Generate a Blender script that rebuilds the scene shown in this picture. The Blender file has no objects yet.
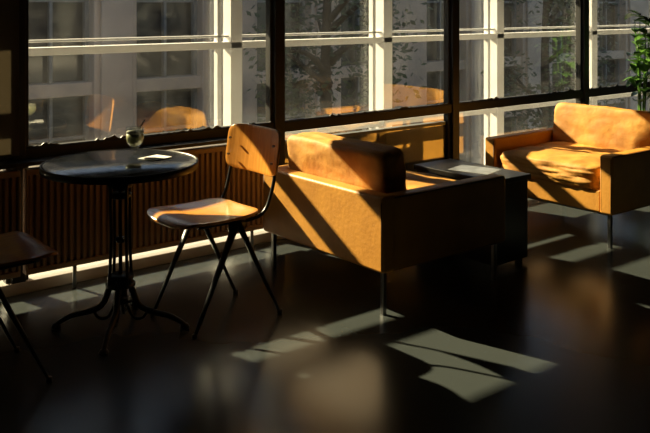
import bpy, bmesh, math, random
from mathutils import Vector, Matrix, noise
random.seed(7)
S=bpy.context.scene
C=S.collection
S.view_settings.view_transform='Standard'

# ---------------- materials ----------------
def newmat(name):
    m=bpy.data.materials.new(name); m.use_nodes=True
    nt=m.node_tree; b=nt.nodes['Principled BSDF']
    return m,nt,b
def mat(name,col,rough=.5,metal=0,var=0.0,vscale=8,bump=0.0,bscale=60,col2=None,spec=.5,stretch=None,coat=0):
    m,nt,b=newmat(name)
    b.inputs['Base Color'].default_value=(*col,1)
    b.inputs['Roughness'].default_value=rough
    b.inputs['Metallic'].default_value=metal
    b.inputs['Specular IOR Level'].default_value=spec
    b.inputs['Coat Weight'].default_value=coat
    b.inputs['Coat Roughness'].default_value=.12
    tc=nt.nodes.new('ShaderNodeTexCoord')
    mp=nt.nodes.new('ShaderNodeMapping'); nt.links.new(tc.outputs['Object'],mp.inputs[0])
    if stretch: mp.inputs['Scale'].default_value=stretch
    if var or col2:
        n=nt.nodes.new('ShaderNodeTexNoise'); n.inputs['Scale'].default_value=vscale; n.inputs['Detail'].default_value=5
        nt.links.new(mp.outputs[0],n.inputs['Vector'])
        r=nt.nodes.new('ShaderNodeValToRGB')
        c2=col2 if col2 else tuple(c*(1-var) for c in col)
        r.color_ramp.elements[0].color=(*c2,1); r.color_ramp.elements[0].position=.35
        r.color_ramp.elements[1].color=(*col,1); r.color_ramp.elements[1].position=.65
        nt.links.new(n.outputs['Fac'],r.inputs[0]); nt.links.new(r.outputs[0],b.inputs['Base Color'])
    if bump:
        n2=nt.nodes.new('ShaderNodeTexNoise'); n2.inputs['Scale'].default_value=bscale; n2.inputs['Detail'].default_value=4
        nt.links.new(mp.outputs[0],n2.inputs['Vector'])
        bp=nt.nodes.new('ShaderNodeBump'); bp.inputs['Strength'].default_value=bump; bp.inputs['Distance'].default_value=.01
        nt.links.new(n2.outputs['Fac'],bp.inputs['Height']); nt.links.new(bp.outputs[0],b.inputs['Normal'])
    return m
M={}
M['leather']=mat('tan_leather',(.65,.30,.040),.5,var=0,col2=(.52,.23,.030),vscale=5,bump=.15,bscale=45)
M['suede']=mat('worn_suede',(.68,.325,.045),.7,col2=(.47,.20,.027),vscale=7,bump=.25,bscale=28)
M['piping']=mat('seam_piping',(.18,.07,.015),.6)
M['chrome']=mat('brushed_steel',(.35,.34,.33),.3,metal=1)
M['ply']=mat('plywood_lacquer',(.80,.36,.06),.28,col2=(.62,.25,.035),vscale=6,stretch=(1,14,1),coat=.5)
M['blackmetal']=mat('black_metal',(.012,.013,.014),.35,metal=.3)
M['iron']=mat('cast_iron_black',(.010,.010,.011),.4,metal=.4,bump=.1,bscale=80)
M['tabletop']=mat('polished_black_top',(.008,.008,.010),.14,spec=.4)
M['frameblack']=mat('window_frame_black',(.010,.010,.010),.5,var=.5,vscale=20)
M['white']=mat('white_paint_steel',(.80,.80,.80),.45,var=.08,vscale=6)
M['greypaint']=mat('grey_paint',(.26,.255,.25),.5,var=.2)
M['low_sun_block']=mat('low_sun_block_grey',(.18,.19,.19),.4,var=.15)
M['radiator']=mat('radiator_enamel',(.38,.24,.14),.45,var=.1,vscale=3)
M['baseboard']=mat('baseboard_paint',(.34,.33,.32),.5,var=.1)
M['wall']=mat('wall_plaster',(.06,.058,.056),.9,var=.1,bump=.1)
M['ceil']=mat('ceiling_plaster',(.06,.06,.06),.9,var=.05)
M['sidetable']=mat('dark_stained_wood',(.010,.009,.008),.3,col2=(.018,.015,.012),vscale=5,stretch=(1,12,1))
M['sun_block']=mat('sun_block_fabric',(.08,.08,.08),.9,bump=.1,bscale=200)  # for the added blinds and outer panels that block sun
M['stone']=mat('brown_stone',(.66,.51,.41),.85,col2=(.47,.36,.29),vscale=1.5,bump=.4,bscale=10)
M['darkwin']=mat('building_window_glass',(.04,.042,.046),.1,spec=.8)
M['ledge']=mat('ledge_concrete',(.22,.21,.20),.8,var=.2,vscale=2)
M['asphalt']=mat('street_paving',(.26,.24,.22),.8,var=.3,vscale=2)
M['bark']=mat('tree_bark',(.07,.05,.035),.9,var=.4,bump=.6,bscale=20)
M['leaf']=mat('tree_leaf',(.07,.10,.035),.5,col2=(.04,.055,.022),vscale=1)
M['pleaf']=mat('plant_leaf',(.12,.27,.04),.35,col2=(.06,.15,.02),vscale=6)
M['pot']=mat('terracotta_pot',(.30,.13,.07),.8,var=.2)
M['soil']=mat('potting_soil',(.03,.02,.015),.95,bump=.5)
M['paper']=mat('napkin_paper',(.8,.8,.78),.8,var=.04)
M['coffee']=mat('iced_matcha_latte',(.60,.60,.28),.35,col2=(.80,.75,.5),vscale=25)
M['foam']=mat('milk_foam',(.8,.75,.6),.6,var=.1)
M['mag']=mat('menu_card_print',(.30,.32,.36),.3,var=.5,vscale=15)
# translucent cloth for the added low blinds, gives soft fill at left
m=bpy.data.materials.new('sheer_fill_fabric'); m.use_nodes=True; nt=m.node_tree; nt.nodes.clear()
o=nt.nodes.new('ShaderNodeOutputMaterial'); d=nt.nodes.new('ShaderNodeBsdfDiffuse'); d.inputs[0].default_value=(.10,.09,.08,1)
t=nt.nodes.new('ShaderNodeBsdfTranslucent'); t.inputs[0].default_value=(.5,.44,.34,1); mx=nt.nodes.new('ShaderNodeMixShader'); mx.inputs[0].default_value=.22
nt.links.new(d.outputs[0],mx.inputs[1]); nt.links.new(t.outputs[0],mx.inputs[2]); nt.links.new(mx.outputs[0],o.inputs[0]); M['sheer']=m

m,nt,b=newmat('floor_linoleum'); M['floor']=m
tc=nt.nodes.new('ShaderNodeTexCoord')
n=nt.nodes.new('ShaderNodeTexNoise'); n.inputs['Scale'].default_value=1.3; n.inputs['Detail'].default_value=4
nt.links.new(tc.outputs['Object'],n.inputs['Vector'])
r=nt.nodes.new('ShaderNodeValToRGB'); r.color_ramp.elements[0].color=(.036,.043,.044,1); r.color_ramp.elements[1].color=(.052,.060,.060,1)
nt.links.new(n.outputs['Fac'],r.inputs[0]); nt.links.new(r.outputs[0],b.inputs['Base Color'])
mr=nt.nodes.new('ShaderNodeMapRange'); mr.inputs['To Min'].default_value=.20; mr.inputs['To Max'].default_value=.27
nt.links.new(n.outputs['Fac'],mr.inputs['Value']); nt.links.new(mr.outputs[0],b.inputs['Roughness'])
b.inputs['Specular IOR Level'].default_value=.32
b.inputs['Specular Tint'].default_value=(.85,.93,1,1)
n3=nt.nodes.new('ShaderNodeTexNoise'); n3.inputs['Scale'].default_value=4; n3.inputs['Detail'].default_value=1; nt.links.new(tc.outputs['Object'],n3.inputs['Vector'])
bp=nt.nodes.new('ShaderNodeBump'); bp.inputs['Strength'].default_value=.05; bp.inputs['Distance'].default_value=.01
nt.links.new(n3.outputs['Fac'],bp.inputs['Height']); nt.links.new(bp.outputs[0],b.inputs['Normal'])

def glassmat(name,tint,refl,dust=0):
    m=bpy.data.materials.new(name); m.use_nodes=True; nt=m.node_tree; nt.nodes.clear()
    o=nt.nodes.new('ShaderNodeOutputMaterial'); t=nt.nodes.new('ShaderNodeBsdfTransparent'); t.inputs[0].default_value=(*tint,1)
    g=nt.nodes.new('ShaderNodeBsdfGlossy'); g.inputs['Roughness'].default_value=.01
    lw=nt.nodes.new('ShaderNodeLayerWeight'); lw.inputs['Blend'].default_value=.25
    mr=nt.nodes.new('ShaderNodeMapRange'); mr.inputs['To Min'].default_value=refl; mr.inputs['To Max'].default_value=min(1,refl+.7)
    mx=nt.nodes.new('ShaderNodeMixShader')
    pw=nt.nodes.new('ShaderNodeMath'); pw.operation='POWER'; pw.inputs[1].default_value=3
    nt.links.new(lw.outputs['Facing'],pw.inputs[0]); nt.links.new(pw.outputs[0],mr.inputs['Value'])
    nt.links.new(mr.outputs[0],mx.inputs[0]); nt.links.new(t.outputs[0],mx.inputs[1]); nt.links.new(g.outputs[0],mx.inputs[2])
    out=mx.outputs[0]
    if dust:
        tr=nt.nodes.new('ShaderNodeBsdfTranslucent'); tr.inputs[0].default_value=(.8,.8,.8,1)
        tc=nt.nodes.new('ShaderNodeTexCoord'); n=nt.nodes.new('ShaderNodeTexNoise'); n.inputs['Scale'].default_value=2.2; n.inputs['Detail'].default_value=9; n.inputs['Roughness'].default_value=.75
        nt.links.new(tc.outputs['Object'],n.inputs['Vector'])
        r=nt.nodes.new('ShaderNodeMapRange'); r.inputs['From Min'].default_value=.4; r.inputs['From Max'].default_value=.75
        r.inputs['To Min'].default_value=dust*.2; r.inputs['To Max'].default_value=dust*2.5
        nt.links.new(n.outputs['Fac'],r.inputs['Value'])
        m2=nt.nodes.new('ShaderNodeMixShader'); nt.links.new(r.outputs[0],m2.inputs[0]); nt.links.new(out,m2.inputs[1]); nt.links.new(tr.outputs[0],m2.inputs[2]); out=m2.outputs[0]
    nt.links.new(out,o.inputs[0]); return m
M['glass']=glassmat('window_glass',(.94,.95,.94),.16,.0015)
M['glass2']=glassmat('outer_glass',(.94,.95,.94),.03,.003)
M['tumbler']=glassmat('drinking_glass',(.93,.95,.94),.08)

# ---------------- mesh helpers ----------------
def empty(name,loc=(0,0,0),rz=0):
    e=bpy.data.objects.new(name,None); C.objects.link(e); e.location=loc; e.rotation_euler=(0,0,rz); e.empty_display_size=.1
    return e
def obj(name,bm,mt,parent=None,smooth=False,bevel=0,bseg=2,subsurf=0):
    me=bpy.data.meshes.new(name); bm.normal_update(); bm.to_mesh(me); bm.free()
    mts=mt if isinstance(mt,(list,tuple)) else [mt]
    for k in mts: me.materials.append(M[k])
    if smooth:
        for p in me.polygons: p.use_smooth=True
    o=bpy.data.objects.new(name,me); C.objects.link(o)
    if parent: o.parent=parent
    if bevel:
        md=o.modifiers.new('bev','BEVEL'); md.width=bevel; md.segments=bseg; md.limit_method='ANGLE'
    if subsurf:
        md=o.modifiers.new('ss','SUBSURF'); md.levels=subsurf; md.render_levels=subsurf
    return o
def addbox(bm,x0,x1,y0,y1,z0,z1,mi=0):
    vs=[bm.verts.new((x,y,z)) for x in (x0,x1) for y in (y0,y1) for z in (z0,z1)]
    for f in ((0,1,3,2),(4,6,7,5),(0,4,5,1),(2,3,7,6),(0,2,6,4),(1,5,7,3)):
        fc=bm.faces.new([vs[i] for i in f]); fc.material_index=mi
def box(name,x0,x1,y0,y1,z0,z1,mt,parent=None,bevel=0,bseg=2):
    bm=bmesh.new(); addbox(bm,x0,x1,y0,y1,z0,z1); return obj(name,bm,mt,parent,bevel=bevel,bseg=bseg)
def addtube(bm,pts,rad,seg=12,flat=1.0):
    pts=[Vector(p) for p in pts]; n=len(pts)
    if not isinstance(rad,(list,tuple)): rad=[rad]*n
    t0=(pts[1]-pts[0]).normalized(); up=Vector((0,0,1)) if abs(t0.z)<.9 else Vector((0,1,0))
    nrm=t0.cross(up).normalized(); rings=[]
    for i,p in enumerate(pts):
        t=(pts[min(i+1,n-1)]-pts[max(i-1,0)]).normalized()
        nrm=(nrm-t*nrm.dot(t)).normalized(); bn=t.cross(nrm)
        rings.append([bm.verts.new(p+rad[i]*(math.cos(a)*nrm+flat*math.sin(a)*bn)) for a in [2*math.pi*k/seg for k in range(seg)]])
    for i in range(n-1):
        for k in range(seg): bm.faces.new((rings[i][k],rings[i][(k+1)%seg],rings[i+1][(k+1)%seg],rings[i+1][k]))
    bm.faces.new(rings[0][::-1]); bm.faces.new(rings[-1])
def smoothpath(pts,k=6):
    P=[Vector(p) for p in pts]; out=[]
    P=[P[0]*2-P[1]]+P+[P[-1]*2-P[-2]]
    for i in range(1,len(P)-2):
        for j in range(k):
            t=j/k; a,b,c,d=P[i-1],P[i],P[i+1],P[i+2]
            out.append(.5*((2*b)+(c-a)*t+(2*a-5*b+4*c-d)*t*t+(-a+3*b-3*c+d)*t**3))
    out.append(P[-2]); return out
def lathe(bm,prof,seg=32,cx=0,cy=0,mi=0):
    rings=[]
    for r,z in prof:
        if r<1e-5: rings.append([bm.verts.new((cx,cy,z))])
        else: rings.append([bm.verts.new((cx+r*math.cos(2*math.pi*k/seg),cy+r*math.sin(2*math.pi*k/seg),z)) for k in range(seg)])
    for a,b2 in zip(rings,rings[1:]):
        for k in range(seg):
            k2=(k+1)%seg
            if len(a)==1 and len(b2)==1: continue
            if len(a)==1: f=bm.faces.new((a[0],b2[k],b2[k2]))
            elif len(b2)==1: f=bm.faces.new((a[k],b2[0],a[k2]))
            else: f=bm.faces.new((a[k],b2[k],b2[k2],a[k2]))
            f.material_index=mi
    bmesh.ops.recalc_face_normals(bm,faces=bm.faces)
def cushion(name,c,size,mt,parent,n=7,crown=.12,wr=.006,rot=None,seed=0,cuts=30,sag=0,axis=2,crease=0,seam=None):
    bm=bmesh.new(); bmesh.ops.create_cube(bm,size=2)
    bmesh.ops.subdivide_edges(bm,edges=bm.edges[:],cuts=cuts,use_grid_fill=True)
    hs=Vector(size)/2
    for v in bm.verts:
        p=v.co; k=(abs(p.x)**n+abs(p.y)**n+abs(p.z)**n)**(1/n); p=p/k
        q=[p.x,p.y,p.z]; o=[i for i in range(3) if i!=axis]
        cr=1+crown*(1-q[o[0]]**2)*(1-q[o[1]]**2); q[axis]*=cr
        q=Vector(q); s=noise.noise(q*2.3+Vector((seed,0,0)))*wr*1.6+noise.noise(q*5+Vector((0,seed,0)))*wr*.8
        if crease:
            rr=abs(noise.noise(Vector((q.x*2.2+seed,q.y*3.5,q.z*2.2)))) ; s-=crease*max(0,1-rr*7)
        if seam:   # stitched line that pulls the padding in
            s-=seam*math.exp(-(q.x/.05)**2)
        w=Vector((q.x*hs.x,q.y*hs.y,q.z*hs.z)); w+=q.normalized()*s
        if sag and q[axis]>0: w[axis]-=sag*(1-q[o[0]]**2)*(1-q[o[1]]**2)
        v.co=w
    if rot: bmesh.ops.rotate(bm,verts=bm.verts,cent=(0,0,0),matrix=rot)
    bmesh.ops.translate(bm,verts=bm.verts,vec=c)
    return obj(name,bm,mt,parent,smooth=True)

# ---------------- room shell ----------------
WY=4.31; X0,X1=-3.2,9.6; Y0=-3.2; HC=2.9
box('floor',X0-.1,X1+.1,Y0-.1,WY+.12,-.12,0,'floor')
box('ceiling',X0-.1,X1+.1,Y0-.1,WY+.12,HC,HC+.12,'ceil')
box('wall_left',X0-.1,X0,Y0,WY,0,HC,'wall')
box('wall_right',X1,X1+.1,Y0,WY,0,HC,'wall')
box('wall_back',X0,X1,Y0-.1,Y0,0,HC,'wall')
posts=[-1.76,-.15,1.457,3.06,4.65,6.28,7.9,9.5]
PW=.035
bm=bmesh.new()
for x in posts: addbox(bm,x-PW,x+PW,WY-.03,WY+.05,.06,2.75)
obj('trim_1',bm,'frameblack',bevel=.004)
box('wall_window_header',X0,X1,WY-.04,WY+.1,2.75,HC,'wall')
box('baseboard_window',X0,X1,WY-.03,WY+.08,0,.06,'baseboard',bevel=.004)
def jag(x0,x1,y,z,parent,name,seed):
    bm=bmesh.new(); N=int((x1-x0)/.012); prev=None
    for i in range(N+1):
        x=x0+(x1-x0)*i/N; q=noise.noise(Vector((x*9,seed,0)))*.6+noise.noise(Vector((x*45,seed,3)))*.5
        e=.010+max(0,q)*.035
        cur=[bm.verts.new((x,y,z-.002)),bm.verts.new((x,y-.002,z+e)),bm.verts.new((x,y-.008,z+e)),bm.verts.new((x,y-.008,z-.002))]
        if prev:
            for k in range(4): bm.faces.new((prev[k],cur[k],cur[(k+1)%4],prev[(k+1)%4]))
        prev=cur
    bmesh.ops.recalc_face_normals(bm,faces=bm.faces)
    obj(name,bm,'frameblack',parent)
edges=[X0]+posts
for i,(a,b_) in enumerate(zip(edges,edges[1:])):
    e=empty('window_%d'%(i+1)); xa=a+(PW if i else 0); xb=b_-PW
    box('rail',xa,xb,WY-.02,WY+.06,.66,.725,'frameblack',e,bevel=.003)
    bm=bmesh.new()
    addbox(bm,xa,xa+.022,WY-.005,WY+.045,.725,2.75); addbox(bm,xb-.022,xb,WY-.005,WY+.045,.725,2.75)
    addbox(bm,xa,xb,WY-.005,WY+.045,2.72,2.75)
    addbox(bm,xa,xa+.022,WY-.005,WY+.045,.06,.66); addbox(bm,xb-.022,xb,WY-.005,WY+.045,.06,.66)
    obj('sash',bm,'frameblack',e,bevel=.002)
    bm=bmesh.new(); addbox(bm,xa+.02,xb-.02,WY+.018,WY+.022,.72,2.73); addbox(bm,xa+.02,xb-.02,WY+.018,WY+.022,.06,.665)
    obj('glass_pane',bm,'glass',e)
    if abs(a-3.06)<.01:   # opaque panel added in the low bay to keep sun off the floor
        bm=bmesh.new(); addbox(bm,xa+.022,xb-.022,WY+.026,WY+.044,.06,.60); addbox(bm,xa+.05,xb-.05,WY-.002,WY+.012,.10,.12); addbox(bm,xa+.05,xb-.05,WY-.002,WY+.012,.58,.60)
        obj('low_sun_block_panel',bm,'low_sun_block',e)
    jag(xa,xb,WY-.004,.72,e,'sealing_strip',i*3.1)
    low=b_<1.5
    zb=.70 if low else 1.56     # added blinds block sun: left ones hang low, the rest stay above view
    bm=bmesh.new(); addbox(bm,xa-(.03 if low else -.01),xb+(.03 if low else -.01),WY-.045,WY-.043,zb,2.66)
    obj('added_sun_blind',bm,'sheer' if low else 'sun_block',e)
    bm=bmesh.new()
    addtube(bm,[(xa+.01,WY-.06,2.68),(xb-.01,WY-.06,2.68)],.03); addtube(bm,[(xa+.01,WY-.0425,zb),(xb-.01,WY-.0425,zb)],.009)
    obj('added_blind_tubes',bm,'sun_block',e)
box('trim_2',X0,3.0,WY-.12,WY-.02,.655,.675,'frameblack',bevel=.003)

def radiator(x0,x1,z0=.12,z1=.64):
    e=empty('panel_radiator',(x0,WY-.11,0)); L=x1-x0
    bm=bmesh.new(); pitch=.034; N=int(L/pitch); pts=[]
    for i in range(N):
        x=i*L/N; w=L/N
        pts+=[(x,0),(x+w*.18,-.014),(x+w*.62,-.014),(x+w*.8,0)]
    pts.append((L,0)); pr=None
    for x,y in pts:
        c=[bm.verts.new((x,y,z0+.02)),bm.verts.new((x,y,z1-.02)),bm.verts.new((x,y+.03,z1-.02)),bm.verts.new((x,y+.03,z0+.02))]
        if pr:
            for k in range(4): bm.faces.new((pr[k],pr[(k+1)%4],c[(k+1)%4],c[k]))
        pr=c
    bmesh.ops.recalc_face_normals(bm,faces=bm.faces)
    obj('ribbed_panel',bm,'radiator',e)
    bm=bmesh.new(); addbox(bm,-.005,L+.005,-.018,.035,z1-.03,z1); addbox(bm,-.005,L+.005,-.018,.035,z0,z0+.03)
    addbox(bm,-.012,0,-.018,.035,z0,z1); addbox(bm,L,L+.012,-.018,.035,z0,z1)
    obj('rim',bm,'radiator',e,bevel=.005)
    bm=bmesh.new()
    for x in (.25,L-.15): addtube(bm,[(x,.02,0),(x,.02,z0+.01)],.011)
    obj('supply_pipes',bm,'baseboard',e,smooth=True)
radiator(-1.6,1.42); radiator(1.47,2.96); radiator(5.15,6.2,.10,.42)  # last, low one is added behind the armchair to block sun

# ---------------- outer facade (winter-garden steelwork) ----------------
OY=4.87
e=empty('outer_steel_facade')
bm=bmesh.new()
for x in [-2.2,-.85,.5,3.09,4.47,5.8,7.2,8.6,10.0]:
    addbox(bm,x-.045,x+.045,OY-.05,OY+.05,-.1,2.6)
    addbox(bm,x-.13,x-.10,OY-.02,OY+.03,-.1,2.6)
addbox(bm,-4,12,OY-.05,OY+.05,1.16,1.205)
addbox(bm,-4,12,OY-.02,OY+.03,1.235,1.25)
addbox(bm,-4,12,OY-.04,OY+.04,.52,.56)
addbox(bm,-4,12,OY-.05,OY+.05,-.1,.04)
obj('white_steel_frame',bm,'white',e,bevel=.004)
bm=bmesh.new(); addbox(bm,-4,12,OY+.055,OY+.06,.04,2.6); obj('outer_glazing',bm,'glass2',e)
bm=bmesh.new(); addbox(bm,-4,12,WY+.12,OY+.1,-.22,-.1); obj('ledge_slab',bm,'ledge',e)
bm=bmesh.new(); addbox(bm,-4,4.0,OY+.07,OY+.09,1.62,2.6); addbox(bm,4.0,12,OY+.07,OY+.09,1.80,2.6); obj('added_sun_blocker',bm,'sun_block',e)  # unseen panels added above the view to cut off the sun

# ---------------- exterior ----------------
box('street_ground',-30,60,5.6,60,-3.7,-3.5,'asphalt')
e=empty('stone_building',(0,13,0))
bm=bmesh.new(); addbox(bm,-12,40,.3,6,-3.5,4.2); obj('wall_body',bm,'darkwin',e)
bm=bmesh.new()
x=-12
k=0
while x<39:
    w=1.15 if k%2 else .75
    addbox(bm,x,x+w,-.05,.45,-3.5,4.3); 
    addbox(bm,x+.1,x+w-.1,-.12,-.05,-3.5,4.2)
    x+=w+1.25; k+=1
for z in (-3.5,-1.2,.0,3.9): addbox(bm,-12,40,.0,.45,z,z+(.35 if z>1 else .22))
obj('stone_piers',bm,'stone',e,bevel=.02)
bm=bmesh.new(); x=-12; k=0
while x<39:
    w=1.15 if k%2 else .75; xs=x+w
    addbox(bm,xs,xs+.07,.15,.24,-3.5,4.2); addbox(bm,xs+1.18,xs+1.25,.15,.24,-3.5,4.2); addbox(bm,xs+.6,xs+.65,.15,.24,-3.5,4.2)
    for z in (-.7,.7,1.5): addbox(bm,xs,xs+1.25,.16,.23,z,z+.05)
    x+=w+1.25; k+=1
obj('window_frames',bm,'greypaint',e)
def tree(x,y,h,s,seed,nl=1000):
    random.seed(seed)
    e=empty('street_tree',(x,y,-3.5))
    bm=bmesh.new(); addtube(bm,smoothpath([(0,0,0),(.05,0,h*.3),(-.05,.05,h*.6),(0,0,h)]),[.16-.11*i/18 for i in range(19)])
    ends=[]
    for i in range(16):
        a=random.uniform(0,6.28); z=h*random.uniform(.3,.95); L=s*random.uniform(.5,1)
        p=Vector((math.cos(a)*L,math.sin(a)*L,z+random.uniform(.2,.9))); ends.append(p)
        addtube(bm,smoothpath([(0,0,z),(p.x*.5,p.y*.5,z+.35),p],4),[.06-.005*j for j in range(9)],6)
    obj('trunk_and_branches',bm,'bark',e,smooth=True)
    bm=bmesh.new()
    for i in range(nl):
        c=random.choice(ends)*random.uniform(.75,1.08)+Vector([random.gauss(0,.22) for _ in range(3)])
        u=Vector([random.gauss(0,1) for _ in range(3)]).normalized(); v=u.orthogonal().normalized()
        l=random.uniform(.05,.08)
        bm.faces.new([bm.verts.new(c-u*l),bm.verts.new(c+v*l*.5),bm.verts.new(c+u*l),bm.verts.new(c-v*l*.5)])
    obj('foliage',bm,'leaf',e)
tree(8.4,10.4,6.2,1.3,1,3000); tree(14.5,10.8,6.2,1.3,5,3000)

# ---------------- armchairs ----------------
def armchair(loc,rz,seed=0):
    e=empty('leather_armchair',loc,rz)
    D,W=.88,.98; t=.09; zb,zt=.205,.555
    def panel(nm,x0,x1,y0,y1,z0,z1,r=.016):
        o=box(nm,x0,x1,y0,y1,z0,z1,'leather',e,bevel=r,bseg=4)
        for p in o.data.polygons: p.use_smooth=True
        md=o.modifiers.new('wn','WEIGHTED_NORMAL')
        return o
    panel('arm_right',t*.6,D,0,t,zb,zt); panel('arm_left',t*.6,D,W-t,W,zb,zt)
    panel('back_panel',0,t,0,W,zb,zt+.005)
    panel('front_apron',D-.07,D-.012,t-.005,W-t+.005,zb,.345,.015)
    box('seat_deck',t,D-.06,t,W-t,.24,.33,'leather',e)
    bm=bmesh.new(); r=.0035
    for y in (.004,W-.004):
        for z in (zt-.006,zb+.006): addtube(bm,[(.07,y,z),(D-.02,y,z)],r,6)
    for y0 in (.012,W-.012): addtube(bm,[(.003,y0,zb+.02),(.003,y0,zt-.02)],r,6)
    for y0 in (.012,t-.012,W-.012,W-t+.012): addtube(bm,[(D-.003,y0,zb+.02),(D-.003,y0,zt-.02)],r,6)
    obj('seam_piping',bm,'piping',e,smooth=True)
    cushion('seat_cushion',(.49,W/2,.405),(.80,W-2*t-.004,.16),'suede',e,n=8,crown=.16,wr=.008,seed=seed,sag=.006,crease=.004,seam=.008)
    cushion('back_cushion',(.18,W/2,.56),(.16,W-2*t-.004,.38),'suede',e,n=11,crown=.11,wr=.005,
            rot=Matrix.Rotation(math.radians(-7),3,'Y'),seed=seed+5,axis=0,crease=.0015)
    bm=bmesh.new()
    for x in (.045,D-.045):
        for y in (.045,W-.045):
            addbox(bm,x-.011,x+.011,y-.011,y+.011,0,zb+.01)
    for x in (.045,D-.045): addbox(bm,x-.009,x+.009,.045,W-.045,zb-.012,zb+.004)
    obj('steel_legs',bm,'chrome',e,bevel=.002)
    return e
armchair((2.655,2.90,0),0,1)
armchair((5.33,3.84,0),math.pi,9)

# ---------------- plywood chairs ----------------
def chair(loc,rz):
    e=empty('plywood_chair',loc,rz)
    def plate(fn,nu,nv,th,nm):
        bm=bmesh.new(); top=[[None]*(nv+1) for _ in range(nu+1)]; bot=[[None]*(nv+1) for _ in range(nu+1)]
        for i in range(nu+1):
            for j in range(nv+1):
                u=-1+2*i/nu; v=-1+2*j/nv; p,nn=fn(u,v)
                top[i][j]=bm.verts.new(p+nn*th/2); bot[i][j]=bm.verts.new(p-nn*th/2)
        for i in range(nu):
            for j in range(nv):
                bm.faces.new((top[i][j],top[i+1][j],top[i+1][j+1],top[i][j+1]))
                bm.faces.new((bot[i][j],bot[i][j+1],bot[i+1][j+1],bot[i+1][j]))
        for i in range(nu):
            bm.faces.new((top[i][0],bot[i][0],bot[i+1][0],top[i+1][0])); bm.faces.new((top[i][nv],top[i+1][nv],bot[i+1][nv],bot[i][nv]))
        for j in range(nv):
            bm.faces.new((top[0][j],top[0][j+1],bot[0][j+1],bot[0][j])); bm.faces.new((top[nu][j],bot[nu][j],bot[nu][j+1],top[nu][j+1]))
        bmesh.ops.recalc_face_normals(bm,faces=bm.faces)
        o=obj(nm,bm,'ply',e,smooth=True,bevel=.003); return o
    def sq(u,v,n=5):
        m=max(abs(u),abs(v))
        if m<1e-6: return 0,0
        k=(abs(u/m)**n+abs(v/m)**n)**(1/n); return u/k,v/k
    def seat(u,v):
        a,b2=sq(u,v)
        x=a*.215-.07; y=b2*(.205+.012*(-a))
        z=.49+ .012*a*a -.010*(1-b2*b2)*(1 if a>-.3 else .6) - (.022*((-a-.7)/.3)**2 if a<-.7 else 0)
        return Vector((x,y,z)),Vector((0,0,1))
    plate(seat,20,20,.013,'seat')
    tilt=math.radians(8)
    def back(u,v):
        a,b2=sq(u,v,6)
        y=a*.212; h=b2*.11
        x=.218+h*math.sin(tilt)+.03*(1-a*a)-.012
        return Vector((x,y,.752+h)),Vector((1,0.25*a,0)).normalized()
    plate(back,20,14,.011,'backrest')
    bm=bmesh.new()
    for s in (-1,1):
        y=s*.172
        addtube(bm,[(-.005,y,.462),(-.23,s*.182,.008)],[.024,.010],10,.55)
        addtube(bm,[(.005,y,.462),(.235,s*.182,.008)],[.024,.010],10,.55)
        pth=smoothpath([(-.20,s*.16,.472),(-.05,s*.165,.470),(.08,s*.172,.468),(.155,s*.176,.50),(.195,s*.18,.60),(.214,s*.18,.70),(.232,s*.18,.82)],5)
        addtube(bm,pth,[.010]*len(pth),10,.8)
        for x in (-.23,.235): addtube(bm,[(x,s*.182,0),(x,s*.182,.02)],.012,10)
        addbox(bm,-.045,.045,y-.006,y+.006,.43,.475)
    addtube(bm,[(0,-.172,.455),(0,.172,.455)],.009)
    addtube(bm,[(-.15,-.16,.470),(-.15,.16,.470)],.008)
    obj('steel_frame',bm,'blackmetal',e,smooth=True)
    bm=bmesh.new()
    for s in (-1,1):
        for z in (.71,.79): addtube(bm,[(.19+(z-.75)*.14,s*.178,z),(.20+(z-.75)*.14,s*.178,z)],.006,8)
    obj('bolts',bm,'chrome',e)
    return e
chair((2.085,3.43,0),math.radians(2)); chair((0.98,3.40,0),math.pi)

# ---------------- bistro table ----------------
TX,TY=1.66,3.55
e=empty('bistro_table',(TX,TY,0),math.radians(-38.6))
bm=bmesh.new(); lathe(bm,[(0,.722),(.33,.722),(.338,.726),(.342,.735),(.338,.744),(.332,.747),(0,.747)],72); obj('round_top',bm,'tabletop',e,smooth=True,bevel=.001)
bm=bmesh.new(); lathe(bm,[(.335,.716),(.345,.718),(.347,.735),(.345,.7475),(.340,.7475),(.340,.716),(.335,.716)],72); obj('top_rim',bm,'iron',e,smooth=True)
bm=bmesh.new()
lathe(bm,[(0,.722),(.06,.72),(.07,.712),(.045,.70),(.022,.66),(.02,.62),(0,.62)],24)
def collar(z,r): lathe(bm,[(0,z-.012),(r*.8,z-.012),(r,z-.006),(r,z+.006),(r*.8,z+.012),(0,z+.012)],24)
for z,r in ((.645,.056),(.60,.05),(.235,.058),(.20,.066),(.40,.022)): collar(z,r)
addtube(bm,[(0,0,.12),(0,0,.70)],.009)
for i in range(4):
    a=math.pi/4+i*math.pi/2; c,s=math.cos(a),math.sin(a)
    p=smoothpath([(c*.058,s*.058,.20),(c*.052,s*.052,.30),(c*.048,s*.048,.42),(c*.05,s*.05,.55),(c*.054,s*.054,.645),(c*.10,s*.10,.712)],5)
    addtube(bm,p,.0075,8)
for i in range(4):
    a=i*math.pi/2; c,s=math.cos(a),math.sin(a)
    prof=[(.03,.24),(.055,.17),(.085,.105),(.15,.075),(.215,.06),(.265,.035),(.288,.018)]
    p=smoothpath([(c*r,s*r,z) for r,z in prof],5)
    addtube(bm,p,[.016-.006*j/len(p) for j in range(len(p))],10)
    lp=smoothpath([(c*.12,s*.12,.085),(c*.10,s*.10,.05),(c*.06,s*.06,.05),(c*.03,s*.03,.10)],4); addtube(bm,lp,.007,8)
    lathe(bm,[(0,0),(.018,0),(.022,.010),(.016,.022),(0,.028)],12,c*.288,s*.288)
    q=smoothpath([(c*.03,s*.03,.66),(c*.10,s*.10,.685),(c*.2,s*.2,.712),(c*.28,s*.28,.716)],4); addtube(bm,q,.007,8)
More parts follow.
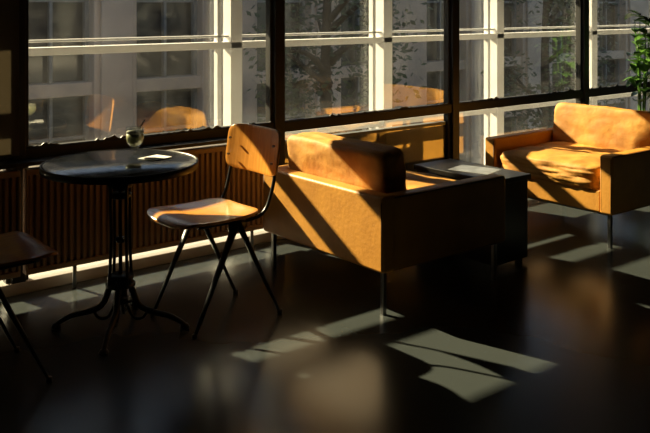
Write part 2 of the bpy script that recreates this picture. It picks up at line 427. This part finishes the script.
collar(.125,.034)
obj('cast_iron_pedestal',bm,'iron',e,smooth=True)

# drink : footed glass
e=empty('latte_glass',(1.77,3.63,.7478))
bm=bmesh.new(); lathe(bm,[(0,0),(.032,0),(.033,.003),(.010,.008),(.006,.018),(.006,.036),(.018,.044),(.036,.060),(.043,.085),(.042,.138),(.040,.138),(.041,.085),(.034,.063),(.016,.048),(0,.045)],32); obj('goblet',bm,'tumbler',e,smooth=True)
bm=bmesh.new(); lathe(bm,[(0,.047),(.015,.050),(.033,.065),(.0395,.086),(.0395,.108),(0,.108)],32); obj('drink',bm,'coffee',e,smooth=True)
bm=bmesh.new(); lathe(bm,[(0,.1085),(.0395,.1085),(.0392,.118),(.02,.122),(0,.124)],32); obj('foam',bm,'foam',e,smooth=True)
bm=bmesh.new(); addtube(bm,[(-.015,0,.08),(.04,-.02,.17)],.003,8); obj('straw',bm,'blackmetal',e,smooth=True)
e=empty('paper_napkin',(1.825,3.54,.7479),.3)
bm=bmesh.new(); addbox(bm,-.06,.06,-.05,.05,0,.0015); addbox(bm,-.058,.06,-.05,.048,.0017,.003); obj('folded_sheet',bm,'paper',e)

# side table
e=empty('side_table',(3.58,3.02,0))
box('top',0,.32,0,.62,.47,.50,'sidetable',e,bevel=.004)
bm=bmesh.new(); addbox(bm,.015,.035,.015,.605,.03,.47); addbox(bm,.285,.305,.015,.605,.03,.47); addbox(bm,.035,.285,.585,.605,.03,.47); addbox(bm,.035,.285,.015,.035,.03,.47); addbox(bm,.035,.285,.035,.585,.20,.22)
obj('carcass',bm,'sidetable',e,bevel=.002)
bm=bmesh.new()
for x in (.04,.26):
    for y in (.04,.56): addbox(bm,x,x+.03,y,y+.03,0,.03)
obj('feet',bm,'blackmetal',e)
e=empty('menu_card',(3.74,3.30,.5003),.25)
box('card',-.09,.09,-.125,.125,0,.0012,'paper',e); box('printed_face',-.088,.088,-.123,.123,.0013,.0018,'mag',e)

# plant
random.seed(11)
e=empty('potted_houseplant',(6.54,3.93,0))
bm=bmesh.new(); lathe(bm,[(0,0),(.13,0),(.14,.02),(.17,.34),(.185,.34),(.185,.38),(.165,.38),(.155,.33),(0,.33)],32); obj('pot',bm,'pot',e,smooth=True)
bm=bmesh.new(); lathe(bm,[(0,.345),(.155,.335)],24); obj('soil',bm,'soil',e)
bm=bmesh.new(); lf=bmesh.new()
def leaf(bm,base,d,up,L,W):
    d=d.normalized(); side=d.cross(up).normalized(); nn=side.cross(d).normalized(); N=7; prev=None
    for i in range(N+1):
        t=i/N; w=W*math.sin(math.pi*min(1,t**.8))**.8*.5 if 0<t<1 else .001
        c=base+d*L*t-Vector((0,0,1))*L*.35*t*t
        cur=[bm.verts.new(c-side*w+nn*w*.35),bm.verts.new(c),bm.verts.new(c+side*w+nn*w*.35)]
        if prev:
            bm.faces.new((prev[0],prev[1],cur[1],cur[0])); bm.faces.new((prev[1],prev[2],cur[2],cur[1]))
        prev=cur
for s in range(6):
    a=s*2*math.pi/6+random.uniform(-.3,.3); h=random.uniform(.75,1.1); sp=random.uniform(.05,.15)
    pts=smoothpath([(0.02*math.cos(a),.02*math.sin(a),.34),(sp*.4*math.cos(a),sp*.4*math.sin(a),.34+h*.5),(sp*math.cos(a),sp*math.sin(a)*.8,.34+h)],8)
    addtube(bm,pts,[.009-.006*i/len(pts) for i in range(len(pts))],6)
    for i in range(6,len(pts),2):
        for rep in range(2 if i>9 else 1):
            b2=random.uniform(0,6.28); d=Vector((math.cos(b2),math.sin(b2)*.7,random.uniform(-.1,.7)))
            leaf(lf,pts[i],d,Vector((0,0,1)),random.uniform(.13,.2),random.uniform(.09,.13))
obj('stems',bm,'pleaf',e,smooth=True); obj('leaves',lf,'pleaf',e,smooth=True)

# ---------------- light ----------------
sd=bpy.data.lights.new('sun','SUN'); sd.energy=32; sd.angle=math.radians(.7); sd.color=(1,.80,.49)
so=bpy.data.objects.new('sun',sd); C.objects.link(so); so.location=(-4,12,8)
so.rotation_euler=Vector((.28,-1,-.57)).to_track_quat('-Z','Y').to_euler()
w=bpy.data.worlds.new('sky'); S.world=w; w.use_nodes=True; nt=w.node_tree
bg=nt.nodes['Background']; sky=nt.nodes.new('ShaderNodeTexSky'); sky.sky_type='NISHITA'; sky.sun_disc=False
sky.sun_elevation=math.radians(30); sky.sun_rotation=math.radians(-15)
nt.links.new(sky.outputs[0],bg.inputs[0]); bg.inputs['Strength'].default_value=.19

# ---------------- camera ----------------
cd=bpy.data.cameras.new('camera'); cd.lens=47.08; cd.sensor_width=36; cd.shift_y=-.325; cd.clip_end=200
co=bpy.data.objects.new('camera',cd); C.objects.link(co); co.location=(0,0,1.45); co.rotation_euler=(math.pi/2,0,-math.atan2(.624,.782))
S.camera=co
